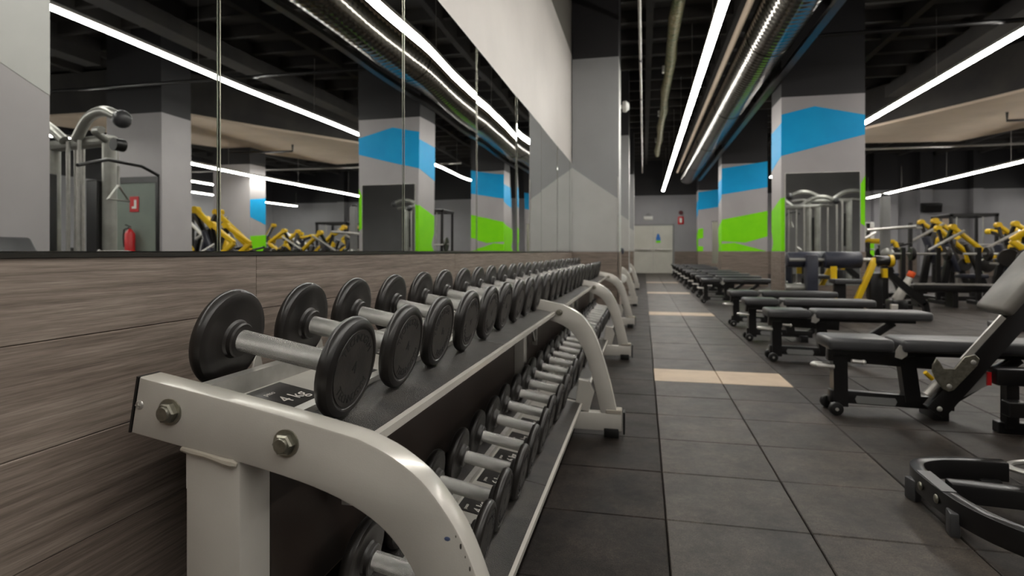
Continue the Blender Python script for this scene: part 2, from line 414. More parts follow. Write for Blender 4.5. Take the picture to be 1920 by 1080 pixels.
# mirror panels
wm = thing('wall_mirror', 'long wall mirror of tall frameless panels above the wood planks on the left wall', 'mirror', (XW, 0, 0.998))
ys = [-2.02, -0.95, 0.10, 1.168, 2.231, 3.30, 4.42, 5.50, 6.60, 7.70, 8.0]
tilt = [0, 0.0, 0.0, 0.03, 0.0, 0.22, -0.18, 0.10, -0.05, 0.04]
for a, b_, t in zip(ys, ys[1:], tilt):
    L = b_ - a
    b = MB(); b.box(0, 0.006, 0.0015, L - 0.0015, 0.002, 1.192)
    p = b.build('mirror_panel', M['mirror'], wm, loc=(-0.004, a, 0), rot=(0, 0, math.radians(t)))
    MB().box(0.0045, 0.0065, -0.0013, 0.0013, 0.002, 1.192).build('edge_bead', M['mirror_edge'], wm, loc=(0, a, 0)) if a > -1 else None

# columns ---------------------------------------------------------------
def clad(col, x0, x1, yf, side_x=None, y1=None, n=6, side=-1):
    """plank cladding 0..1 m on the face towards the camera (and one side)"""
    for r in range(6):
        h = PZ[r + 1] - PZ[r]
        link('plank', plank_mesh(x1 - x0, h, 'X'), col, (x0, yf, PZ[r]))
    if side_x is not None:
        for r in range(6):
            h = PZ[r + 1] - PZ[r]; b = MB(); b.rbox(-0.012 if side < 0 else 0, 0 if side < 0 else 0.012, 0.001, y1 - yf - 0.001, 0.001, h - 0.001, 0.001, 1)
            b.build('plank', M['wood'], col, loc=(side_x, yf, PZ[r]))
def column(n, x0, x1, y0, y1, mat='column'):
    c = MB().box(x0, x1, y0, y1, 0, ZC).build('column_%d' % n, M[mat]); struct(c); return c
def patchY(col, poly, y, mat, name='painted_patch', t=0.003):
    return MB().prism(poly, (y - t, y), 'Y').build(name, M[mat], col)
def patchX(col, poly, x, mat, name='painted_patch', t=0.003, sgn=-1):
    return MB().prism(poly, (x - t, x) if sgn < 0 else (x, x + t), 'X').build(name, M[mat], col)

# left columns standing out of the mirror wall
c = column(1, XW, -0.33, 8.01, 8.72, 'column_left'); clad(c, XW, -0.33, 8.01, -0.33, 8.72, side=1)
patchY(c, [(XW, 1.0), (-0.33, 1.0), (-0.33, 1.70), (XW, 2.14)], 8.01, 'patch_light')
patchX(c, [(8.01, 1.0), (8.72, 1.0), (8.72, 3.62), (8.01, 3.62)], -0.33, 'patch_light', sgn=1)
link('edge_strip', MB().box(0, 0.012, 0, 0.012, 0, 2.0).mesh('edge_strip', M['steel']), c, (-0.342, 7.998, 0))
for n, (y, y2) in ((2, (13.5, 14.2)), (3, (20.4, 21.1))):
    c = column(n, XW, -0.33, y, y2, 'column_left')
    patchY(c, [(XW, 1.0), (-0.33, 1.0), (-0.33, 1.70), (XW, 2.14)], y, 'patch_light')
    patchX(c, [(y, 1.0), (y2, 1.0), (y2, 3.62), (y, 3.62)], -0.33, 'patch_light', sgn=1)
    MB().box(XW, -0.328, y - 0.012, y, 0, 1).build('wood_cladding', M['wood'], c)

# painted columns right of the aisle
def big_column(n, y0, blue, green, green2, mirror=None, side=True, x0=2.2, x1=3.44, d=0.74):
    c = column(n, x0, x1, y0, y0 + d)
    MB().box(x0 - 0.010, x1 + 0.010, y0 - 0.010, y0, 0, 0.99).build('wood_cladding', M['wood'], c)
    MB().box(x0 - 0.010, x0, y0, y0 + d, 0, 0.99).build('wood_cladding', M['wood'], c)
    for poly, mt in ((blue, 'blue'), (green, 'green'), (green2, 'green')):
        if poly: patchY(c, poly, y0, mt)
    if side:
        ya, yb = y0, y0 + d
        patchX(c, [(ya, 2.56), (yb, 2.40), (yb, 3.06), (ya, 3.10)], x0, 'blue')
        patchX(c, [(ya, 1.0), (yb, 1.0), (yb - 0.12, 1.12), (yb - 0.12, 1.18), (yb, 1.35), (yb, 1.70), (ya, 1.88)], x0, 'green')
    return c
cA = big_column(4, 10.35, [(2.2, 2.56), (3.44, 2.86), (3.44, 3.175), (2.70, 3.35), (2.2, 3.238)], None, None)
patchY(cA, [(2.2, 1.0), (2.262, 1.0), (2.262, 1.89), (2.2, 1.86)], 10.35, 'green')
patchY(cA, [(3.365, 1.45), (3.44, 1.40), (3.44, 2.2), (3.365, 2.05)], 10.35, 'green')
cm = thing('column_mirror', 'tall rectangular mirror on the nearest blue and grey column', 'mirror', (2.262, 10.346, 0.45))
MB().box(0, 1.10, -0.008, 0, 0, 1.82).build('mirror_panel', new_mat('plain_mirror', (0.82, 0.84, 0.83, 1), 0.02, 1.0), cm)
MB().box(-0.008, 0, -0.010, 0.0, -0.008, 1.828).box(1.10, 1.108, -0.010, 0.0, -0.008, 1.828).box(0, 1.10, -0.010, 0, 1.82, 1.828).build('mirror_frame', M['steel'], cm)
cB = big_column(5, 17.9, [(2.2, 2.637), (3.44, 2.82), (3.44, 3.56), (2.2, 3.393)], [(2.2, 1.911), (3.44, 2.15), (3.44, 1.42), (2.839, 1.245), (2.2, 1.293)], [(2.2, 1.216), (2.55, 1.246), (3.42, 1.0), (2.2, 1.0)])
cC = big_column(6, 25.4, [(2.2, 2.7), (3.44, 2.88), (3.44, 3.6), (2.2, 3.44)], [(2.2, 1.911), (2.4, 1.95), (2.4, 1.55), (2.2, 1.5)], [(2.2, 1.216), (2.4, 1.2), (2.4, 1.0), (2.2, 1.0)])
cD = big_column(7, 2.58, [(2.2, 2.56), (3.44, 2.86), (3.44, 3.175), (2.70, 3.35), (2.2, 3.238)], None, None, side=False)
patchX(cD, [(2.58, 2.4), (3.32, 2.1), (3.32, 3.5), (2.58, 3.5)], 2.2, 'patch_light')
cE = column(8, 6.6, 7.85, 8.96, 9.7)
cF = column(9, 9.05, 10.3, 14.8, 15.5)
patchX(cF, [(14.8, 2.0), (15.5, 1.8), (15.5, 2.6), (14.8, 2.5)], 9.05, 'blue')
patchX(cF, [(14.8, 1.0), (15.5, 1.0), (15.5, 1.5), (14.8, 1.45)], 9.05, 'green')
# dark wall mirror / equipment panel on the second painted column's far neighbour
pm = thing('column_mirror', 'dark narrow mirror on the farthest blue painted column', 'mirror', (2.75, 25.395, 0.5))
MB().box(0, 0.6, -0.01, 0, 0, 1.7).build('mirror_panel', M['mirror_edge'], pm); MB().box(-.02, .62, -.012, -.001, 1.7, 1.73).build('mirror_frame', M['black'], pm)

# recessed panel, sign and extinguisher on the column seen in the mirror
MB().box(6.72, 7.75, 8.945, 8.96, 0, 2.35).build('recess_panel', M['green_wall'], cE)
MB().box(6.72, 7.75, 8.93, 8.96, 2.25, 2.36).box(6.66, 6.72, 8.93, 8.96, 0, 2.36).build('recess_frame', M['black'], cE)
sg = thing('safety_sign', 'small red fire safety sign above the extinguisher, seen in the mirror', 'sign', (7.2, 8.94, 1.72))
MB().box(-0.1, 0.1, -0.006, 0, 0, 0.28).build('sign_plate', M['red'], sg)
MB().prism([(-0.05, 0.06), (0.05, 0.06), (0.05, 0.1), (0.0, 0.1), (0.0, 0.22), (-0.05, 0.22)], (-0.008, -0.006), 'Y').build('pictogram', M['white'], sg)
ex = thing('fire_extinguisher', 'red fire extinguisher on the grey-green panel, seen in the mirror', 'extinguisher', (7.2, 8.84, 0.95))
MB().lathe((0, 0, 0), (0, 0, 1), [(0, 0), (0, .07), (.02, .085), (.36, .085), (.42, .05), (.45, .025), (.47, 0)], 20).build('cylinder_body', M['red'], ex)
MB().beam((-.02, 0, .49), (.1, 0, .53), .02, .02).beam((-.02, 0, .46), (.1, 0, .46), .02, .015).build('valve_lever', M['plastic'], ex)
MB().tube([(.0, -.03, .47), (.1, -.03, .44), (.12, -.03, .3), (.1, -.03, .12)], .012, 8).build('hose', M['plastic'], ex)

# far wall fittings -------------------------------------------------------
for n, (x, w) in enumerate(((9.3, 0.9), (11.0, 0.45), (12.9, 0.35))):
    struct(MB().box(x, x + w, YF - 0.3, YF, 0, ZC).build('pilaster_%d' % (n + 1), M['wall_far']))
struct(MB().box(1.35, XR, YF - 0.014, YF, 0, 0.99).box(XW, -0.5, YF - 0.014, YF, 0, 0.99).build('trim_2', M['wood']))
dr = MB().box(-0.50, -0.44, YF - 0.06, YF, 0, 2.22).box(1.27, 1.33, YF - 0.06, YF, 0, 2.22).box(-0.5, 1.33, YF - 0.06, YF, 2.16, 2.22).build('door_1', M['patch_dark']); struct(dr)
for s in (0, 1):
    x = -0.44 + s * 0.855
    MB().rbox(x + 0.004, x + 0.851, YF - 0.05, YF - 0.01, 0.01, 2.155, 0.003, 1).build('door_leaf', M['door'], dr)
    MB().rbox(x + 0.08, x + 0.78, YF - 0.14, YF - 0.10, 1.04, 1.12, 0.01, 2).box(x + 0.08, x + 0.13, YF - 0.12, YF - 0.05, 1.0, 1.16).box(x + 0.73, x + 0.78, YF - 0.12, YF - 0.05, 1.0, 1.16).build('panic_bar', M['steel'], dr)
st = tag(MB().prism([(-0.1, 0), (0.1, 0), (0.1, 0.2), (0.03, 0.4), (-0.05, 0.4), (-0.1, 0.2)], (-0.004, 0), 'Y').build('door_sticker', new_mat('blue_sticker', srgb(40, 110, 190), 0.4), None, loc=(0.64, YF - 0.052, 1.38)), 'blue and green sticker on the right leaf of the exit door', 'sticker')
MB().box(-0.1, 0.1, -0.006, -0.004, 0, 0.1).build('green_band', M['green'], st)
el = thing('emergency_light', 'white emergency light above the double exit door', 'lamp', (0.2, YF, 2.42))
MB().rbox(-0.2, 0.2, -0.08, 0, 0, 0.16, 0.02, 2).build('lamp_housing', M['white'], el)
MB().prism([(-0.12, 0.16), (0.12, 0.16), (0.06, 0.3), (-0.06, 0.3)], (-0.05, 0), 'Y').build('lamp_bracket', M['patch_dark'], el)
s2 = thing('alarm_sign', 'red alarm box on the far grey wall right of the exit door', 'sign', (1.62, YF, 2.2))
MB().rbox(-0.13, 0.13, -0.04, 0, 0, 0.36, 0.02, 2).build('sign_plate', M['red'], s2)
MB().lathe((0, 0, 0.52), (0, -1, 0), [(0, 0), (0, .09), (.06, .09), (.09, .05), (.09, 0)], 16).build('alarm_bell', new_mat('dark_red', srgb(90, 30, 32), 0.4), s2)
MB().box(-.05, .05, -.043, -.04, .08, .28).build('pictogram', M['white'], s2)
sp = thing('wall_speaker', 'black loudspeaker hung high on the far grey wall', 'speaker', (11.3, YF - 0.3, 2.62))
MB().rbox(-0.35, 0.35, -0.35, -0.05, 0, 0.36, 0.04, 2, Matrix.Rotation(0.2, 4, 'X')).build('speaker_cabinet', M['plastic'], sp)
MB().box(-0.28, 0.28, -0.40, -0.36, 0.06, 0.30, Matrix.Rotation(0.2, 4, 'X')).build('speaker_grille', M['black'], sp)
MB().beam((0, 0.3, .2), (0, -.1, .2), .05, .05).build('wall_bracket', M['steel'], sp)
pf = thing('framed_poster', 'small framed poster on the far wall between the pilasters', 'poster', (12.1, YF, 1.75))
MB().box(-0.25, 0.25, -0.03, 0, 0, 0.7).build('picture_frame', M['patch_dark'], pf)
MB().box(-0.19, 0.19, -0.034, -0.03, 0.07, 0.63).build('poster_sheet', M['soffit'], pf)
cf = thing('wall_camera', 'round white camera high on the second column of the mirror wall', 'camera', (-0.33, 9.5, 3.3))
MB().lathe((0, 0, 0), (1, 0, 0), [(0, 0), (0, .08), (.03, .09), (.06, .09), (.10, .05), (.11, 0)], 18).build('camera_dome', M['white'], cf)
MB().beam((-.63, 0, 0), (0, 0, 0), .05, .05).build('camera_arm', M['white'], cf)

# sloping beige soffit of the ramp, with a pipe under it
poly = [(5.2, 16.2), (8.2, 10.5), (12.3, 10.5), (9.2, 16.2), (8.4, 18.3), (5.6, 18.0)]
rs2 = MB().prism(poly, (4.06, 4.95), 'Z').build('ceiling_beam', M['ceil']); struct(rs2)
rs = MB().prism(poly, (4.0, 4.055), 'Z').build('ceiling_slab', M['soffit']); struct(rs)
pp = tag(MB().tube([(7.6, 14.6, 3.98), (7.6, 14.6, 3.80), (8.3, 14.6, 3.80), (9.6, 14.6, 3.84)], 0.03, 8).build('black_pipe', M['black']), 'thin black pipe bent along the beige sloping soffit', 'pipe')

# ------------------------------------------------------------------ ceiling services
def led(x, z, y0, y1, label):
    t = thing('line_light', label, 'lamp', (x, y0, z), group='LED line lights under the black ceiling')
    n = max(1, int((y1 - y0) / 3))
    b = MB(); b.rbox(-0.055, 0.055, 0, y1 - y0, 0.0, 0.05, 0.008, 2); b.build('lamp_housing', M['steel'], t)
    MB().rbox(-0.050, 0.050, 0.004, y1 - y0 - 0.004, -0.032, 0.002, 0.010, 2).build('diffuser', M['led'], t)
    for k in range(n + 1):
        y = 0.05 + k * (y1 - y0 - 0.1) / n
        MB().cyl((0, y, 0.05), (0, y, (4.9 if x < 8 else 3.97) - z), 0.003, 6).build('suspension_wire', M['steel'], t)
    return t
led(0.81, 3.6, -5, 26.0, 'long white LED line light running above the aisle')
led(4.60, 3.75, -5, 23.3, 'long white LED line light right of the blue columns')
led(8.80, 3.15, 1.0, 26.2, 'white LED line light over the yellow machines, lower right')
led(12.4, 3.3, 15.0, 18.5, 'short white LED line light seen only in the mirror')
led(15.0, 3.3, 18.0, 26.3, 'farthest white LED line light, near the right wall')
led(13.2, 3.3, -3.0, 12.0, 'unseen added LED strip that brightens the right part of the room')  # extra strip outside the view, added to light the right side of the room

dt = thing('air_duct', 'large spiral-wound silver air duct above the aisle', 'duct', (1.72, YB, 4.02))
LD = 24.5 - YB
for k in range(8):
    a, b_ = k * LD / 8, (k + 1) * LD / 8
    MB().lathe((0, a, 0), (0, 1, 0), [(0, 0), (0.0, .325), (b_ - a - 0.03, .325), (b_ - a - .03, 0)], 48).build('duct_section', M['duct'], dt)
    MB().lathe((0, b_ - 0.05, 0), (0, 1, 0), [(0, .32), (0, .331), (.04, .331), (.04, .32)], 48).build('duct_collar', M['duct'], dt)
tag(MB().tube([(1.30, YB, 4.12), (1.30, 24, 4.12)], 0.045, 10).build('beige_conduit', M['soffit']), 'thin beige pipe running along the left side of the air duct', 'pipe')
fp = thing('foil_pipe', 'olive foil-wrapped insulated pipe left of the nearest line light', 'pipe', (0.43, YB, 4.18))
pts = [(0.015 * math.sin(k * 1.7), k * 0.9, 0.012 * math.cos(k * 2.3)) for k in range(int(28 / 0.9))]
MB().tube(pts, [0.085 + 0.01 * math.sin(k * 3.1) for k in range(len(pts))], 14).build('pipe_wrap', M['foil'], fp)
for k in range(6):
    MB().box(-0.11, -0.06, 7.5 + k * 3.4, 7.58 + k * 3.4, -0.02, 0.1).build('pipe_clip', M['white'], fp)
    MB().cyl((0, 7.54 + k * 3.4, 0), (0, 7.54 + k * 3.4, 0.7), 0.008, 6).build('hanger_rod', M['black'], fp)
sp_ = thing('sprinkler_pipe', 'thin pale pipe with clamps hung beside the left columns', 'pipe', (-0.05, YB, 4.0))
MB().tube([(0, 0, 0), (0, 30, 0)], 0.022, 10).build('pipe_run', M['rack'], sp_)
for k in range(12):
    MB().lathe((0, 2 + k * 2.4, 0), (0, 1, 0), [(0, .02), (0, .034), (.05, .034), (.05, .02)], 12).build('pipe_coupling', M['black'], sp_)
    MB().cyl((0, 2.02 + k * 2.4, 0), (0, 2.02 + k * 2.4, 1.0), 0.006, 6).build('hanger_rod', M['black'], sp_)
tag(MB().beam((2.12, YB, 3.78), (2.12, 24, 3.78), 0.10, 0.06).build('cable_tray', M['black']), 'black cable tray running along the right side of the air duct', 'cable tray')
tag(MB().tube([(2.3, 8.7, 3.93), (6.0, 8.7, 3.95), (16, 8.7, 3.98)], 0.03, 8).build('cross_pipe', M['black']), 'dark sprinkler pipe crossing the ceiling in front of the blue column', 'pipe')
tag(MB().tube([(4.0, 18.8, 3.95), (9.0, 18.8, 3.95), (16, 18.8, 4.0)], 0.035, 8).build('cross_pipe', M['steel']), 'pale sprinkler pipe crossing the ceiling behind the blue column', 'pipe')
for k, (x, y) in enumerate(((5.5, 6.5), (8.2, 6.5), (12.2, 9.0))):
    tag(MB().beam((x, YB, 4.6), (x, (9.0 if x > 6 else 14.8) if x < 10 else 6.0, 4.6), 0.35, 0.25).build('black_air_duct', M['ceil']), ['black rectangular air duct right of the middle line light', 'black rectangular air duct over the yellow machines', 'black rectangular air duct farthest to the right'][k], 'duct')

# ------------------------------------------------------------------ dumbbell rack
SL = 0.185
def PT(x): return 0.663 + SL * (-0.4726 - x)           # top tray plane
def PB(x): return 0.174 + SL * (-0.325 - x)            # lower tray plane
outer = smooth_path([(-.843, .784), (-.642, .749), (-.463, .714), (-.42, .702), (-.375, .682), (-.33, .651), (-.297, .614), (-.270, .575), (-.248, .529), (-.225, .465), (-.194, .365), (-.162, .24), (-.137, .128)], 3)
inner = smooth_path([(-.86, .688), (-.761, .671), (-.642, .652), (-.538, .631), (-.468, .610), (-.415, .585), (-.378, .556), (-.350, .52), (-.325, .475), (-.302, .42), (-.266, .3), (-.225, .128)], 3)
rack = thing('dumbbell_rack', 'long two-tier silver dumbbell rack standing along the mirror wall', 'rack', (0, 0, 0))
FY = [0.84, 3.185, 5.498, 7.811]; FD = 0.05
def hexbolt(y, x, z, r=.0155):
    b = MB(); b.lathe((x, y, z), (0, -1, 0), [(0, 0), (0, r * 1.45), (.003, r * 1.45), (.003, r * .9)], 24)
    b.lathe((x, y - .003, z), (0, -1, 0), [(0, 0), (0, r * 1.15), (.009, r * 1.15), (.0115, r * .95), (.0115, 0)], 6)
    b.lathe((x, y - .0145, z), (0, -1, 0), [(-0.001, r * .8), (.0035, r * .78), (.0045, r * .7), (.0045, 0)], 20)
    return b
for k, y in enumerate(FY):
    f = MB().prism(outer + inner[::-1], (y, y + FD), 'Y', 0.004, 2).build('side_frame', M['rack'], rack)
    MB().prism([(-.752, .60), (-.652, .60), (-.652, .672), (-.752, .685)], (y + .004, y + FD - .004), 'Y').rbox(-.752, -.648, y + .003, y + .085, .10, .672, .004, 2).build('rear_post', M['rack'], f)
    MB().rbox(-.86, -.115, y, y + .06, .035, .13, .005, 2).build('foot_beam', M['rack'], f)
    MB().prism([(-.70, .200), (-.29, .130), (-.262, .235), (-.29, .295), (-.345, .305), (-.362, .178), (-.70, .243)], (y + .005, y + FD - .005), 'Y', .003, 1).build('middle_beam', M['rack'], f)
    MB().rbox(-.108, -.098, y - .002, y + .062, .02, .14, .003, 1).rbox(-.21, -.13, y - .005, y + .065, 0, .05, .006, 2).rbox(-.86, -.79, y - .005, y + .065, 0, .05, .006, 2).build('rubber_foot', M['plastic'], f)
    MB().rbox(-.20, -.115, y - .004, y + .066, .128, .150, .004, 1).build('weld_seam', M['weld'], f)
    if k == 0:
        MB().prism([(-.8445, .784), (-.8615, .688), (-.866, .688), (-.849, .785)], (y + .001, y + FD - .001), 'Y').build('end_cap', M['plastic'], f)
        hexbolt(y, -.780, .729).build('hex_bolt', M['bolt'], f); hexbolt(y, -.560, .692).build('hex_bolt', M['bolt'], f)
        MB().sphere((-.842, y + .001, .737), .0085, 14, (1, .5, 1)).box(-.847, -.837, y - .0045, y - .003, .7362, .7378).box(-.8428, -.8412, y - .0045, y - .003, .732, .742).build('screw', M['steel'], f)
        wp = [(-.757, y, .668), (-.735, y - .001, .664), (-.71, y, .660), (-.69, y - .001, .656), (-.672, y - .001, .652), (-.66, y, .650), (-.652, y + .002, .648)]
        MB().tube(wp, [.004, .0055, .005, .0055, .007, .008, .004], 8).build('weld_seam', M['weld'], f)
        # chips in the paint along the outer edge of the curve, blue ink dot
        b = MB()
        for (u, w) in ((21, .005), (22, .009), (23, .005), (24, .008), (26, .004)):
            if u < len(outer):
                x, z = outer[u]; b.sphere((x - .005, y + .0004, z - .003), w * .45, 8, (.5, .3, 1.2))
        b.build('paint_chip', M['scratch'], f)
        MB().sphere((-.2885, y, .567), .005, 8, (1, .1, .7)).build('ink_mark', M['ink'], f)
    else:
        hexbolt(y, -.45, .665, .013).build('hex_bolt', M['bolt'], f)

def strip(name, x0, x1, y0, y1, P, dz0, dz1, mat, parent, r=0.0015):
    """bar along Y lying in the sloping tray plane between x0 and x1"""
    poly = [(x0, P(x0) + dz0), (x1, P(x1) + dz0), (x1, P(x1) + dz1), (x0, P(x0) + dz1)]
    return MB().prism(poly, (y0, y1), 'Y', r, 1).build(name, mat, parent)
for k in range(3):
    y0, y1 = FY[k] + FD + .001, FY[k + 1] - .001
    t = strip('top_tray', -.862, -.477, y0, y1, PT, -.012, -.006, M['black'], rack)
    strip('front_lip', -.4835, -.4715, y0, y1, PT, -.012, .004, M['rack'], t)
    strip('rear_rail', -.797, -.779, y0, y1, PT, -.006, .034, M['steel'], t)
    strip('front_rail', -.642, -.622, y0, y1, PT, -.006, .012, M['steel'], t)
    strip('label_strip', -.778, -.643, y0, y1, PT, -.008, -.003, M['strip'], t)
    for a, b_ in ((y0, (y0 + y1) / 2 - .001), ((y0 + y1) / 2 + .001, y1)):
        strip('rubber_ledge', -.621, -.4845, a, b_, PT, -.006, 0, M['ledge'], t, 0.001)
        strip('rubber_ledge', -.862, -.803, a, b_, PT, -.006, 0, M['ledge'], t, 0.001)
    t = strip('lower_tray', -.70, -.328, y0, y1, PB, -.012, -.006, M['black'], rack)
    strip('front_lip', -.334, -.323, y0, y1, PB, -.012, .004, M['rack'], t)
    strip('rear_rail', -.585, -.568, y0, y1, PB, -.006, .014, M['steel'], t)
    strip('front_rail', -.448, -.432, y0, y1, PB, -.006, .006, M['steel'], t)
    strip('label_strip', -.567, -.449, y0, y1, PB, -.008, -.003, M['strip'], t)
    for a, b_ in ((y0, (y0 + y1) / 2 - .001), ((y0 + y1) / 2 + .001, y1)):
        strip('rubber_ledge', -.431, -.335, a, b_, PB, -.006, 0, M['ledge'], t, 0.001)
        strip('rubber_ledge', -.69, -.586, a, b_, PB, -.006, 0, M['ledge'], t, 0.001)
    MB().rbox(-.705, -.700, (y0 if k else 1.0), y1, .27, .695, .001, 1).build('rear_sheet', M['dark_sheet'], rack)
    MB().beam((-.66, y0 + .34, .42), (-.66, y0 + .34, .69), .012, .03).build('cross_brace', M['steel'], rack)
    MB().beam((-.66, y0 + .10, .68), (-.66, y0 + .325, .45), .012, .02).build('cross_brace', M['steel'], rack)

# ------------------------------------------------------------------ dumbbells
def dumbbell(R, hl, hr, th, letters, name='dumbbell'):
    """axis along local X, centre at the middle of the handle; hl = half distance of the head centres"""
    root = thing(name, 'x', 'dumbbell')
    b = MB(); n = 28; x0, x1 = -hl, hl
    b.lathe((x0, 0, 0), (1, 0, 0), [(0, hr), (2 * hl, hr)], n)
    me = b.mesh('handle', M['handle'])
    uv = me.uv_layers.new(name='UVMap')
    for p in me.polygons:
        angs = [(math.atan2(me.vertices[v].co.z, me.vertices[v].co.y)) for v in p.vertices]
        mxa = max(angs)
        for li, v, a in zip(p.loop_indices, p.vertices, angs):
            if mxa - a > PI: a += 2 * PI
            uv.data[li].uv = (me.vertices[v].co.x * 8, a * hr * 8)
    link('handle', me, root)
    for s in (-1, 1):
        t = th / 2; r = R
        pr = [(-t - .015, hr), (-t - .015, hr + .011), (-t - .012, hr + .0135), (-t - .004, hr + .0145), (-t + .001, hr + .018), (-t + .004, r * .56), (-t + .0015, r * .78),
              (-t + .002, r * .87), (-t * .72, r * .95), (-t * .35, r * .99), (0, r), (t * .35, r * .99), (t * .72, r * .95), (t * .95, r * .885), (t, r * .83), (t - .001, r * .80), (t - .0028, r * .785), (t - .0028, 0)]
        h = MB().lathe((s * hl, 0, 0), (s, 0, 0), pr, 40 if letters else 28).build('weight_head', M['rubber'], root, angle=25)
        link('end_face', MB().lathe((s * (hl + t - .0024), 0, 0), (s, 0, 0), [(0, r * .755), (.0012, r * .75), (.0012, 0)], 32).mesh('end_face', M['rubface']), h)
    if letters:
        bmx = bmesh.new()
        xs = hl + th / 2 + .0004 - .0014
        def add_glyph(ch, size, ang, rad, flip=False):
            me = text_mesh(ch, size, M['emboss'])
            # text plane XY -> face plane (local Y right, Z up), seen from +X
            base = Matrix(((0, 0, 1, xs), (1, 0, 0, 0), (0, 1, 0, 0), (0, 0, 0, 1)))
            place_ = Matrix.Rotation(ang, 4, 'Z') @ Matrix.Translation((0, rad, 0)) @ (Matrix.Rotation(PI, 4, 'Z') if flip else Matrix())
            me.transform(base @ place_); bmx.from_mesh(me); bpy.data.meshes.remove(me)
        word = 'TECHNOGYM'
        for i_, ch in enumerate(word): add_glyph(ch, R * .23, -(i_ - (len(word) - 1) / 2) * .235, R * .60)
        for i_, ch in enumerate(word): add_glyph(ch, R * .23, PI + (i_ - (len(word) - 1) / 2) * .235, R * .60, True)
        add_glyph('4', R * .36, 0, 0)
        me = bpy.data.meshes.new('lettering'); bmx.to_mesh(me); bmx.free(); me.materials.append(M['emboss'])
        link('lettering', me, h, None)
    return root
tilt_y = math.atan(SL)
RT, HLT = 0.0985, 0.132
proto_t = dumbbell(RT, HLT, 0.0215, 0.033, True)
proto_b = dumbbell(0.090, 0.108, 0.0205, 0.030, True, 'dumbbell')
# centre of a dumbbell lying on a tray: heads touch the plane
def centre(P, x, R): return (x, P(x) + R / math.cos(tilt_y))
ti = 0
for i in range(26):
    y = 1.028 + i * 0.257
    o = proto_t if i == 0 else dup(proto_t)
    x = -0.555 - HLT * math.cos(tilt_y)
    cx, cz = centre(PT, x, RT)
    o.location = (cx + random.uniform(-.004, .004), y, cz + .0005); o.rotation_euler = (random.uniform(-.6, .6) if i else 0.0, tilt_y, 0)
    # order of rotation: spin about own axis first, then tilt
    o.rotation_mode = 'XYZ'
    o['label'] = 'black rubber dumbbell with a knurled chrome handle, %s from the near end, top tier' % ORD[i]; o['group'] = 'dumbbells on the top tier'
for i in range(29):
    y = 1.205 + i * 0.2245
    o = proto_b if i == 0 else dup(proto_b)
    x = -0.400 - 0.108 * math.cos(tilt_y)
    cx, cz = centre(PB, x, 0.090)
    if i == 0: x -= 0
    o.location = (cx + random.uniform(-.006, .006), y, cz + .0005); o.rotation_euler = (random.uniform(-.6, .6), tilt_y, 0)
    o['label'] = 'black rubber dumbbell with a smooth silver handle, %s from the near end, lower tier' % ORD[i]; o['group'] = 'dumbbells on the lower tier'

# weight labels on the strips
lab_me = MB().rbox(-.060, .060, -.055, .055, 0, .0015, .0006, 1).mesh('weight_label', M['label'])
lab_me_b = MB().rbox(-.052, .052, -.055, .055, 0, .0015, .0006, 1).mesh('weight_label', M['label'])
tcache = {}
def wlabel(P, x, y, kg, me):
    l = link('weight_label', me, rack, (x, y, P(x) - .0028), (0, tilt_y, 0))
    if kg not in tcache: tcache[kg] = (text_mesh('%d kg' % kg, 0.044, M['print'], 'lettering', .0002), text_mesh('peso', 0.017, M['print'], 'lettering', .0002))
    link('lettering', tcache[kg][0], l, (.014, -.004, .0017), (0, 0, PI / 2))
    link('lettering', tcache[kg][1], l, (-.028, -.026, .0017), (0, 0, PI / 2))
for i in range(26): wlabel(PT, -.712, 1.028 + i * .257 + .048, 4 + 2 * (i // 2), lab_me) if i < 26 else None
for i in range(29): wlabel(PB, -.508, 1.205 + i * .2245 + .11, 4 + max(0, (i - 1) // 2) * 2, lab_me_b) if (i * .2245 + 1.315 + .06 < 7.8) and all(abs(1.315 + i * .2245 - fy - .025) > .085 for fy in FY) else None
# cradle dividers behind the rear heads
dv = MB().prism([(-.02, 0), (.02, 0), (.012, .028), (.004, .04), (-.004, .04), (-.012, .028)], (-.003, .003), 'X', .001, 1).mesh('cradle_divider', M['rack'])
for i in range(27):
    y = 1.028 + (i - .5) * .257
    if all(abs(y - f - .025) > .06 for f in FY): link('cradle_divider', dv, rack, (-.845, y, PT(-.845) + .0005))

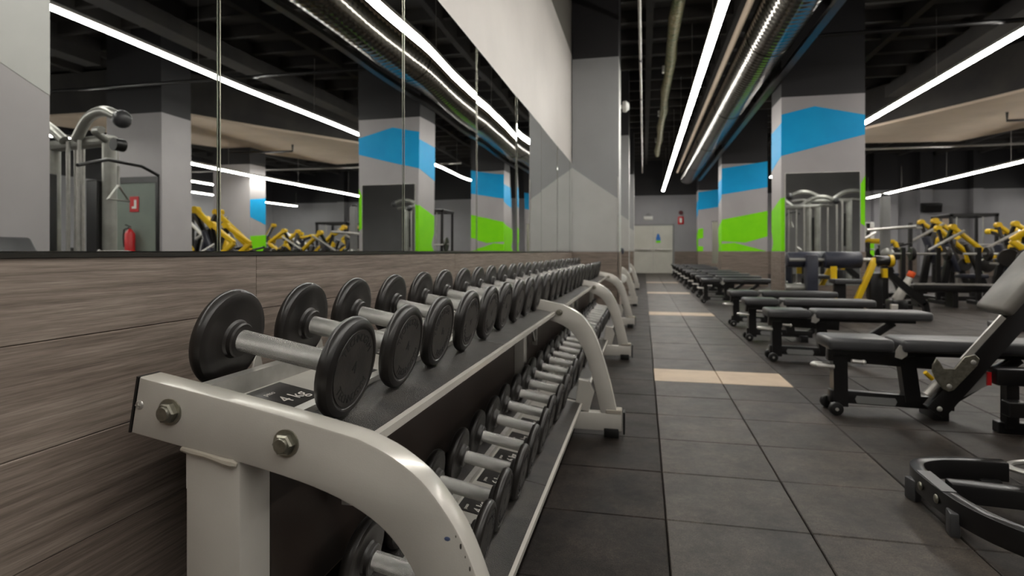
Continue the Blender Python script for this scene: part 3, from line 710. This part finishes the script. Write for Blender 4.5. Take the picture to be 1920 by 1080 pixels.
# ------------------------------------------------------------------ benches
def bench(label):
    t = thing('flat_bench', label, 'bench', group='flat benches in a row right of the aisle')
    MB().rbox(0, .36, -.15, .15, .40, .475, .024, 3).build('seat_pad', M['vinyl'], t)
    MB().rbox(.40, 1.32, -.145, .145, .40, .475, .024, 3).build('back_pad', M['vinyl'], t)
    MB().beam((.03, 0, .362), (.62, 0, .33), .06, .085, r=.004).box(.06, .34, -.09, .09, .392, .406).build('seat_beam', M['black'], t)
    MB().beam((.42, -.03, .385), (1.22, -.03, .385), .03, .035).beam((.42, .03, .385), (1.22, .03, .385), .03, .035).build('back_beam', M['black'], t)
    MB().beam((.10, 0, .04), (.095, 0, .36), .08, .08, up=(1, 0, 0)).build('front_leg', M['black'], t)
    MB().beam((.50, 0, .09), (.465, 0, .36), .07, .085, up=(1, 0, 0)).build('center_post', M['black'], t)
    MB().beam((.04, 0, .10), (.72, 0, .082), .06, .075, r=.004).build('base_beam', M['black'], t)
    MB().beam((.62, -.1, .035), (.62, .1, .035), .08, .07, up=(0, 0, 1), r=.004).build('rear_foot', M['black'], t)
    MB().beam((.68, 0, .09), (1.06, 0, .37), .05, .06, r=.004).build('rear_strut', M['black'], t)
    for s in (-1, 1):
        w = MB().cyl((.055, s * .075, .040), (.055, s * .115, .040), .040, 18, bev=.008).build('wheel', M['plastic'], t)
        MB().cyl((.055, s * .114, .040), (.055, s * .118, .040), .010, 12).build('wheel_hub', M['steel'], w)
        MB().prism([(.365, .37), (.40, .36), (.43, .385), (.43, .42), (.39, .445), (.368, .41)], (s * .125 - .003, s * .125 + .003), 'Y').build('hinge_plate', M['steel'], t)
    MB().tube([(.06, -.04, .285), (-.035, -.04, .29), (-.055, 0, .29), (-.035, .04, .29), (.06, .04, .285)], .013, 8).build('drag_handle', M['steel'], t)
    MB().tube([(.18, -.16, .34), (.12, -.16, .345)], .011, 8).sphere((.185, -.16, .34), .015, 10).build('adjust_knob', M['steel'], t)
    MB().prism([(.19, .065), (.40, .06), (.41, .085), (.40, .105), (.19, .11), (.18, .09)], (-.036, -.031), 'Y').build('name_plate', M['patch_dark'], t)
    return t
BY = [4.02, 5.80, 7.05, 8.35, 11.9, 13.3, 14.7, 16.2, 17.4, 19.4, 21.1, 22.9, 24.6]
pb = None
for i, y in enumerate(BY):
    lab = 'flat black bench with dark grey padding, %s from the camera right of the aisle' % ORD[i]
    if pb is None: pb = bench(lab); pb.location = (1.09, y, 0)
    else: place(pb, False, (1.09 + random.uniform(-.02, .02), y, 0), random.uniform(-.012, .012), lab)
# incline bench partly in front of the first flat bench
ib = thing('incline_bench', 'black incline bench with a scuffed grey backrest and silver bracket plate', 'bench', (0, 0, 0))
a, d = Vector((1.90, 3.80, .66)), Vector((.60, 0, .80))
nrm = Vector((-.80, 0, .60)); T = Matrix((d, (0, 1, 0), nrm)).transposed().to_4x4(); T.translation = a
MB().rbox(0, .42, -.15, .13, -.035, .035, .028, 3, T).build('backrest', M['vinyl_light'], ib)
MB().beam((1.585, 3.73, .10), (2.06, 3.75, .72), .06, .105, r=.004).build('back_strut', M['black'], ib)
MB().beam((1.715, 3.695, .40), (1.905, 3.695, .645), .014, .03, up=(0, 0, 1)).build('adjust_rail', M['steel'], ib)
MB().prism([(1.562, .37), (1.581, .407), (1.600, .381), (1.614, .352), (1.668, .352), (1.716, .420), (1.767, .435), (1.787, .412), (1.777, .376), (1.664, .236), (1.638, .226), (1.612, .239), (1.573, .296), (1.560, .334)], (3.678, 3.692), 'Y', .002, 1).build('bracket_plate', M['bolt'], ib)
for (x, z) in ((1.757, .393), (1.641, .256), (1.595, .128)): MB().lathe((x, 3.682, z), (0, -1, 0), [(0, .014), (.006, .013), (.009, .008), (.009, 0)], 12).build('pivot_bolt', M['steel'], ib)
MB().prism([(1.672, .150), (1.860, .262), (1.860, .335), (1.80, .32)], (3.735, 3.75), 'Y').build('guide_plate', M['patch_dark'], ib)
MB().box(1.845, 1.865, 3.722, 3.735, .262, .335).build('red_band', M['red'], ib)
MB().rbox(1.87, 2.9, 3.68, 3.78, .27, .36, .01, 2).build('seat_beam', M['black'], ib)
MB().tube([(1.528, 3.69, .326), (1.568, 3.70, .288)], .012, 8).build('pull_knob', M['yellow'], ib)
MB().cyl((1.547, 3.72, .194), (1.604, 3.72, .268), .022, 12).build('pop_pin', M['steel'], ib)
MB().rbox(1.90, 2.8, 3.73, 3.79, .0, .06, .004, 1).rbox(2.75, 2.85, 3.5, 4.0, 0, .07, .01, 2).build('base_beam', M['black'], ib)
MB().beam((1.96, 3.74, .03), (1.96, 3.74, .3), .06, .06, up=(1, 0, 0)).build('center_post', M['black'], ib)
MB().rbox(2.20, 2.85, 3.59, 3.87, .37, .44, .022, 3).build('seat_pad', M['vinyl_light'], ib)
MB().rbox(1.885, 1.98, 3.60, 3.68, .12, .20, .005, 1).build('side_block', M['black'], ib)
# small loop handle and frame of the next bench, right edge
lb = thing('weight_bench', 'black bench at the right edge with a steel loop handle near the floor', 'bench', (0, 0, 0))
MB().tube(smooth_path([(1.98, 2.92, .10), (1.66, 2.90, .06), (1.56, 2.93, .06), (1.57, 3.0, .06), (1.68, 3.06, .06), (2.0, 3.08, .10)], 4), .013, 8).build('loop_handle', M['steel'], lb)
MB().rbox(1.72, 2.15, 2.97, 3.04, .10, .17, .004, 1).rbox(1.75, 1.83, 2.90, 3.12, 0, .1, .01, 2).build('base_beam', M['black'], lb)
MB().beam((2.08, 3.0, .1), (2.08, 3.0, .42), .07, .07, up=(1, 0, 0)).build('upright', M['black'], lb)
MB().rbox(1.88, 2.16, 2.87, 3.13, .42, .49, .02, 3).build('seat_pad', M['vinyl'], lb)
T2 = Matrix((d, (0, 1, 0), nrm)).transposed().to_4x4(); T2.translation = (1.80, 3.0, .62)
MB().rbox(0, .58, -.13, .13, -.035, .035, .03, 3, T2).build('backrest', M['vinyl'], lb)
MB().cyl((1.86, 2.99, .24), (2.06, 2.99, .24), .012, 8).build('pull_knob', M['yellow'], lb)

# foreground floor frame (bench base with rounded nose)
ff = thing('adjustable_bench', 'black bench base with a rounded steel nose on the floor, bottom right corner', 'bench', (0, 0, 0))
def strap(path, w, h, z0):
    """flat upright bar following a floor path"""
    b = MB(); P = [Vector((*p, 0)) for p in path]; L, R_ = [], []
    for i, p in enumerate(P):
        dd = (P[min(i + 1, len(P) - 1)] - P[max(i - 1, 0)]).normalized(); n_ = Vector((-dd.y, dd.x, 0)) * w / 2
        L.append(p + n_); R_.append(p - n_)
    poly = [(v.x, v.y) for v in L] + [(v.x, v.y) for v in R_[::-1]]
    b.prism(poly, (z0, z0 + h), 'Z', .006, 2); return b
nose = smooth_path([(1.47, 2.835), (1.32, 2.83), (1.20, 2.81), (1.115, 2.755), (1.082, 2.66), (1.077, 2.52), (1.088, 2.36), (1.13, 2.22), (1.21, 2.10), (1.33, 2.00), (1.55, 1.93)], 4)
strap(nose, .05, .082, .045).build('nose_frame', M['black'], ff)
MB().prism([(1.058, 2.63), (1.055, 2.42), (1.105, 2.42), (1.108, 2.63)], (.127, .1295), 'Z', .001, 1).build('wear_plate', M['vinyl'], ff)
strap([(1.14, 2.56), (2.12, 2.46)], .07, .07, .05).build('base_beam', M['black'], ff)
for (x, y) in ((1.047, 2.57), (1.050, 2.45)):
    MB().sphere((x, y, .088), .017, 12, (.35, 1, 1)).build('screw_head', M['bolt'], ff)
for (x, y, rz) in ((1.055, 2.66, .25), (1.060, 2.36, -.2)):
    MB().rbox(-.012, .02, -.03, .03, 0, .085, .006, 2).build('rubber_foot', M['vinyl'], ff, loc=(x, y, 0), rot=(0, 0, rz))
MB().rbox(1.36, 1.44, 2.79, 2.85, 0, .055, .008, 2).build('rubber_foot', M['plastic'], ff)
MB().beam((1.95, 2.48, .1), (1.95, 2.48, .45), .07, .07, up=(1, 0, 0)).build('upright', M['black'], ff)
a = Vector((1.80, 2.35, .48)); T = Matrix((d, (0, 1, 0), nrm)).transposed().to_4x4(); T.translation = a
MB().rbox(0, .55, -.145, .145, -.035, .035, .024, 3, T).build('backrest', M['vinyl'], ff)
MB().rbox(1.55, 1.95, 2.36, 2.64, .45, .52, .02, 3).build('seat_pad', M['vinyl'], ff) if False else None

# ------------------------------------------------------------------ machine by the first blue column
gh = thing('roller_machine', 'low machine with fat navy roller pads and a yellow arm by the nearest blue column', 'gym machine', (0, 0, 0))
Y = 9.55
MB().cyl((2.62, Y, .87), (3.12, Y, .87), .125, 22, bev=.03).build('roller_pad', M['navy'], gh)
MB().cyl((2.12, Y + .1, .87), (2.60, Y + .1, .87), .115, 22, bev=.03).build('roller_pad', M['navy'], gh)
MB().rbox(2.36, 2.52, Y - .12, Y + .1, .30, .95, .03, 2).build('side_pad', M['navy'], gh)
MB().cyl((2.14, Y, .87), (3.35, Y, .87), .03, 12).build('roller_axle', M['silver'], gh)
MB().rbox(2.38, 2.48, Y - .06, Y + .04, 0, .35, .008, 1).rbox(3.22, 3.38, Y - .08, Y + .08, .05, .68, .01, 2).build('upright', M['black'], gh)
MB().cyl((3.26, Y - .1, .86), (3.52, Y - .1, .86), .075, 18, bev=.01).build('pivot_hub', M['black'], gh)
MB().beam((3.27, Y - .12, .90), (2.97, Y - .16, .18), .08, .085, r=.02).cyl((3.45, Y - .1, .86), (3.50, Y - .1, .86), .088, 18).box(3.36, 3.42, Y - .15, Y - .05, .62, .75).build('lever_arm', M['yellow'], gh)
MB().beam((3.42, Y - .05, .72), (3.93, Y - .05, .24), .07, .09).beam((3.93, Y - .05, .26), (3.97, Y - .05, .03), .07, .07, up=(1, 0, 0)).rbox(2.3, 4.0, Y - .09, Y - .01, .03, .10, .01, 1).build('base_frame', M['black'], gh)
MB().rbox(2.72, 3.12, Y - .16, Y + .1, .52, .59, .02, 2).build('seat_pad', M['vinyl'], gh)
MB().rbox(2.74, 2.90, Y - .08, Y, .05, .52, .01, 1).rbox(2.2, 2.3, Y - .3, Y + .3, 0, .06, .01, 1).build('seat_post', M['black'], gh)
MB().box(2.66, 2.74, Y - .2, Y - .17, .60, .78).box(2.72, 2.74, Y - .2, Y - .17, .1, .4).build('yellow_guard', M['yellow'], gh)
MB().rbox(3.36, 3.44, Y - .45, Y - .38, 0, .26, .004, 1).build('front_post', M['rack'], gh)
MB().cyl((2.1, Y + .05, .45), (2.45, Y + .05, .45), .06, 14, bev=.01).build('weight_peg', M['silver'], gh)

pc = thing('pulley_column', 'tall grey padded post with a cross bar right of the blue column', 'gym machine', (0, 0, 0))
MB().rbox(4.02, 4.16, 11.3, 11.42, .95, 1.95, .02, 2).build('post_pad', M['patch_dark'], pc)
MB().rbox(4.04, 4.14, 11.34, 11.44, 0, 2.0, .01, 1).rbox(3.7, 4.5, 11.3, 11.45, 0, .08, .01, 1).build('upright', M['black'], pc)
MB().cyl((3.75, 11.2, 1.36), (4.50, 11.2, 1.42), .026, 12).build('cross_bar', M['steel'], pc)
MB().sphere((4.09, 11.26, .95), .11, 14, (1, .6, 1)).build('pulley_housing', M['silver'], pc)
MB().beam((3.60, 11.2, 1.1), (3.95, 11.2, .75), .07, .07).build('lever_arm', M['black'], pc)

cn = thing('agility_cone', 'grey tilted cylinder with an orange cap on the floor by the roller machine', 'gym equipment', (0, 0, 0))
MB().cyl((3.98, 10.6, .20), (4.17, 10.6, .58), .085, 16, .05, bev=.01).build('tube_body', M['rack'], cn)
MB().cyl((4.17, 10.6, .585), (4.21, 10.6, .67), .055, 14, bev=.01).build('cap', M['orange'], cn)
MB().rbox(3.86, 4.10, 10.45, 10.75, 0, .22, .03, 2).build('stand', M['black'], cn)

# ------------------------------------------------------------------ yellow plate-loaded machines
def lever_machine(kind):
    t = thing('lever_machine', 'x', 'gym machine')
    MB().rbox(-.5, .5, -.05, .05, 0, .09, .01, 1).rbox(-.55, -.45, -.5, .5, 0, .09, .01, 1).rbox(.45, .55, -.4, .4, 0, .09, .01, 1).build('base_frame', M['black'], t)
    MB().beam((-.35, 0, .08), (-.15, 0, 1.25), .10, .12, r=.01).beam((.5, 0, .08), (.1, 0, 1.15), .08, .1, r=.01).build('upright', M['black'], t)
    MB().rbox(-.05, .42, -.17, .17, .46, .54, .025, 2).build('seat_pad', M['navy'], t)
    MB().beam((.2, 0, .08), (.2, 0, .47), .07, .07, up=(1, 0, 0)).build('seat_post', M['black'], t)
    MB().beam((-.08, 0, .58), (-.28, 0, 1.15), .28, .07, up=(1, 0, 0), r=.02).build('back_pad', M['navy'], t)
    for s in (-1, 1):
        if kind == 0: pts = [(-.28, s * .3, 1.48), (.26, s * .34, .97), (.30, s * .36, .76)]
        elif kind == 1: pts = [(-.34, s * .32, 1.24), (.26, s * .34, 1.20), (.30, s * .36, 1.05)]
        elif kind == 2: pts = [(-.12, s * .3, 1.56), (.30, s * .34, 1.24), (-.22, s * .36, .80)]
        else: pts = [(-.24, s * .3, 1.46), (.18, s * .36, 1.16), (.0, s * .36, 1.02), (.22, s * .36, .86)]
        a_ = MB()
        for p, q in zip(pts, pts[1:]): a_.beam(p, q, .08, .10, up=(0, 1, 0), r=.02)
        a_.cyl((pts[0][0], pts[0][1] - .06, pts[0][2]), (pts[0][0], pts[0][1] + .06, pts[0][2]), .058, 14)
        ar = a_.build('lever_arm', M['yellow'], t)
        q = pts[-1]
        MB().cyl((q[0], q[1], q[2]), (q[0], q[1] + s * .32, q[2]), .024, 10).build('weight_peg', M['steel'], ar)
        MB().lathe((pts[1][0], pts[1][1] + s * .06, pts[1][2] - .25), (0, s, 0), [(0, 0), (0, .125), (.015, .135), (.03, .125), (.04, .05), (.04, 0)], 20).build('weight_plate', M['rubber'], t)
        MB().beam((pts[0][0], pts[0][1], pts[0][2]), (pts[0][0] - .02, s * .05, 1.15), .05, .06).build('pivot_bar', M['black'], t)
        MB().tube([(q[0], q[1], q[2] + .05), (q[0] + .28, q[1] - s * .05, q[2] + .12), (q[0] + .33, q[1] - s * .16, q[2] + .12)], .02, 8).build('grip', M['plastic'], t)
    MB().tube([(-.75, -.42, 1.02), (-.12, -.40, 1.40)], .028, 8).build('weight_horn', M['steel'], t)
    return t
LM = [  # x, y, rz, kind, scale, place words
    (4.95, 14.3, 0, 1, 1.0, 'right of the padded post'), (7.05, 16.2, 0, 3, 1.18, 'behind the long steel bar'),
    (6.25, 13.55, 0, 0, 1.0, 'below the far poster'), (7.5, 14.2, 0, 2, 1.0, 'at the right edge'),
    (8.9, 16.6, .3, 1, 1.2, 'in the row behind, far right'), (9.9, 18.0, -.4, 0, 1.1, 'in front of the power rack'),
    (4.85, 8.5, 2.9, 2, 0.92, 'in the mirror at the first panel joint'),     (6.7, 10.7, 3.0, 0, 1.25, 'in the mirror right of the first panel joint'), (8.3, 12.0, .3, 2, 1.25, 'in the mirror behind the first joint'),
    (8.9, 13.6, 2.9, 0, 1.25, 'in the mirror below the blue and green column'), (11.8, 14.6, 2.9, 2, 1.3, 'far back in the mirror, left half'),
    (12.4, 20.0, .4, 2, 1.3, 'farthest back in the mirror'), (5.6, 18.5, .8, 1, 1.0, 'farthest back beyond the blue columns')]
protos = {}
LMDESC = {0: 'black machine with bent yellow lever arms', 1: 'black machine with level yellow arms', 2: 'black machine with forked yellow arms', 3: 'black machine with upright yellow arms'}
for (x, y, rz, k, scl, words_) in LM:
    first = k not in protos
    if first: protos[k] = lever_machine(k)
    place(protos[k], first, (x, y, 0), rz, LMDESC[k] + ', ' + words_, 'yellow armed weight machines').scale = (scl, scl, scl)

# low black platform and racks behind
lp = thing('lifting_platform', 'low black platform with steel edge strips in front of the yellow machines', 'platform', (0, 0, 0))
MB().rbox(4.7, 6.1, 11.8, 12.2, .28, .40, .02, 2).build('platform_top', M['black'], lp)
MB().rbox(4.7, 6.1, 11.76, 11.8, .40, .43, .005, 1).build('edge_strip', M['steel'], lp)
for x in (4.8, 5.35, 5.95): MB().rbox(x, x + .08, 11.85, 12.15, 0, .28, .005, 1).build('leg', M['black'], lp)

# plate bars: long horizontal steel bars on stands
def bar_stand(x0, x1, y, z, label, plates=True):
    t = thing('barbell_stand', label, 'gym equipment', (0, 0, 0))
    MB().cyl((x0, y, z), (x1, y, z), .022, 10).build('barbell', M['steel'], t)
    for x in (x0 + .25, x1 - .25):
        MB().beam((x, y, 0), (x, y, z + .12), .07, .07, up=(1, 0, 0)).rbox(x - .04, x + .04, y - .35, y + .35, 0, .07, .01, 1).build('upright', M['black'], t)
        if plates: MB().lathe((x + .12, y, z), (1, 0, 0), [(0, 0), (0, .12), (.02, .135), (.05, .135), (.07, .12), (.07, 0)], 22).build('weight_plate', M['rubber'], t)
bar_stand(4.65, 5.75, 12.75, .95, 'long steel bar on black stands right of the padded post')
bar_stand(5.85, 6.9, 12.6, .95, 'long steel bar on black stands under the sloping yellow arms')
bar_stand(5.0, 6.4, 15.6, 1.55, 'steel bar held high behind the padded post', False)
bar_stand(9.6, 11.4, 11.2, .95, 'long steel bar on black stands seen low in the mirror')

# power rack far right
def power_rack(x, y, w, h, label, mat='black'):
    t = thing('power_rack', label, 'gym machine', (x, y, 0))
    for a_ in (0, w):
        for b_ in (0, 1.1): MB().rbox(a_ - .04, a_ + .04, b_ - .04, b_ + .04, 0, h, .008, 1).build('upright', M[mat], t)
    MB().rbox(-.05, w + .05, -.05, .05, h, h + .09, .01, 1).rbox(-.05, w + .05, 1.05, 1.15, h, h + .09, .01, 1).build('top_beam', M[mat], t)
    MB().rbox(-.05, .05, -.05, 1.15, h, h + .08, .01, 1).rbox(w - .05, w + .05, -.05, 1.15, h, h + .08, .01, 1).build('side_beam', M[mat], t)
    MB().cyl((-.3, -.12, 1.2), (w + .3, -.12, 1.2), .02, 10).build('barbell', M['steel'], t)
    for a_ in (-.22, w + .17): MB().lathe((a_, -.12, 1.2), (1, 0, 0), [(0, 0), (0, .22), (.05, .22), (.05, 0)], 20).build('weight_plate', M['rubber'], t)
    for a_ in (.25, w - .25): MB().cyl((a_, .2, 0), (a_, .2, h), .018, 8).build('guide_rod', M['silver'], t)
    return t
power_rack(9.1, 20.3, 1.2, 2.05, 'black power rack with a crossbeam behind the yellow machines at far right')
power_rack(12.6, 15.5, 1.4, 2.2, 'black power rack seen in the mirror behind the yellow machines')
power_rack(4.1, 16.9, .9, 2.2, 'black power rack far behind the padded post')

wp_ = thing('slim_post', 'slim white post with a green lower half, left of the padded post', 'post', (7.25, 21.5, 0))
MB().rbox(-.13, .13, -.13, .13, 0, 1.35, .02, 1).build('green_sleeve', M['green'], wp_)
MB().rbox(-.13, .13, -.13, .13, 1.35, 1.95, .02, 1).build('white_sleeve', M['white'], wp_)
# ------------------------------------------------------------------ cable towers
def cable_tower():
    t = thing('cable_tower', 'x', 'gym machine')
    MB().rbox(-.8, .8, -.06, .06, 0, .1, .02, 1).rbox(-.06, .06, -.8, .8, 0, .1, .02, 1).build('base_frame', M['silver'], t)
    for (x, y) in ((-.45, 0), (.45, 0)): MB().cyl((x, y, .08), (x, y, 2.12), .065, 18).build('main_post', M['silver'], t)
    for (x, y) in ((-.18, -.12), (.0, -.12), (.16, .12), (.28, .12)): MB().cyl((x, y, .1), (x, y, 2.1), .018, 10).build('guide_rod', M['steel'], t)
    for sx in (-1, 1):
        MB().tube(smooth_path([(sx * .1, -.1, 2.12), (sx * .35, -.14, 2.30), (sx * .62, -.16, 2.34), (sx * .82, -.16, 2.27)], 5), .05, 14).build('top_arm', M['silver'], t)
        MB().sphere((sx * .88, -.16, 2.24), .085, 18).build('end_ball', M['vinyl'], t)
        MB().tube(smooth_path([(sx * .45, 0, 2.08), (sx * .55, -.2, 2.14), (sx * .8, -.3, 2.12)], 5), .035, 12).build('side_arm', M['silver'], t)
        s = MB()
        for k in range(10): s.rbox(sx * .09 - .09 + sx * .1, sx * .09 + .09 + sx * .1, -.06, .06, .14 + k * .052, .187 + k * .052, .004, 1)
        s.build('weight_stack', M['black'], t)
    MB().rbox(-.5, .5, -.07, .07, 2.05, 2.15, .03, 2).build('top_beam', M['silver'], t)
    MB().rbox(-.42, -.24, -.10, .02, .9, 1.7, .01, 1).rbox(.34, .40, -.14, -.02, 1.0, 1.8, .01, 1).build('stack_shroud', M['black'], t)
    MB().cyl((-.84, -.22, 2.0), (-.84, -.12, 2.0), .06, 16).build('pulley', M['plastic'], t)
    MB().cyl((-.84, -.17, 1.95), (-.84, -.17, 1.80), .005, 6).build('cable', M['steel'], t)
    MB().tube([(-.72, .33, 1.78), (-.78, .1, 1.84), (-.88, -.3, 1.84), (-.98, -.62, 1.74)], .016, 8).build('pulldown_bar', M['plastic'], t)
    MB().tube([(-.84, -.17, 1.62), (-.80, -.04, 1.48), (-.88, -.30, 1.48), (-.84, -.17, 1.62)], .012, 8).cyl((-.84, -.17, 1.8), (-.84, -.17, 1.6), .012, 8).build('triangle_handle', M['silver'], t)
    MB().rbox(-.75, -.35, -.45, -.15, .46, .53, .02, 2).build('seat_pad', M['vinyl'], t)
    MB().beam((-.55, -.3, .05), (-.55, -.3, .47), .06, .06, up=(1, 0, 0)).beam((-.55, -.3, .1), (-.45, 0, .1), .06, .06).build('seat_post', M['black'], t)
    MB().tube([(-.6, -.1, .9), (-.7, -.25, 1.0), (-.62, -.4, .7), (-.7, -.42, .55)], .02, 8).build('press_arm', M['steel'], t)
    return t
ct = cable_tower()
place(ct, True, (3.72, 4.87, 0), .17, 'silver cable tower with ball-ended top arms, large at the left of the mirror')
place(ct, False, (5.0, 2.9, 0), .1, 'silver cable tower with ball-ended top arms, reflected in the column mirror').scale = (1.1, 1.1, 1.14)

# ------------------------------------------------------------------ arch-framed machines by the left wall, further down the aisle
def arch_machine():
    t = thing('arch_machine', 'x', 'gym machine')
    for y in (0, .6):
        MB().prism(outer + inner[::-1], (y, y + .05), 'Y', .004, 1).rbox(-.86, -.115, y, y + .06, .035, .13, .005, 1).rbox(-.76, -.68, y, y + .05, .1, .68, .005, 1).build('side_frame', M['rack'], t)
        MB().rbox(-.20, -.12, y, y + .06, 0, .05, .006, 1).rbox(-.86, -.78, y, y + .06, 0, .05, .006, 1).build('rubber_foot', M['plastic'], t)
    MB().cyl((-.38, -.02, .50), (-.38, .66, .50), .08, 18, bev=.02).build('white_roller', M['white'], t)
    MB().cyl((-.55, .05, .76), (-.55, .6, .76), .03, 10).beam((-.5, .3, .7), (-.42, .3, .98), .05, .05).build('cross_tube', M['rack'], t)
    MB().rbox(-.50, -.36, .18, .42, .94, 1.06, .03, 2).build('head_pad', M['navy'], t)
    return t
am = arch_machine()
place(am, True, (0, 10.9, 0), 0, 'silver arch-framed machine beyond the first wall column, left of the aisle')
place(am, False, (0, 15.6, 0), 0, 'silver arch-framed machine beyond the second wall column, near the exit door')
print('tiles', ntile, 'objects', len(bpy.data.objects))
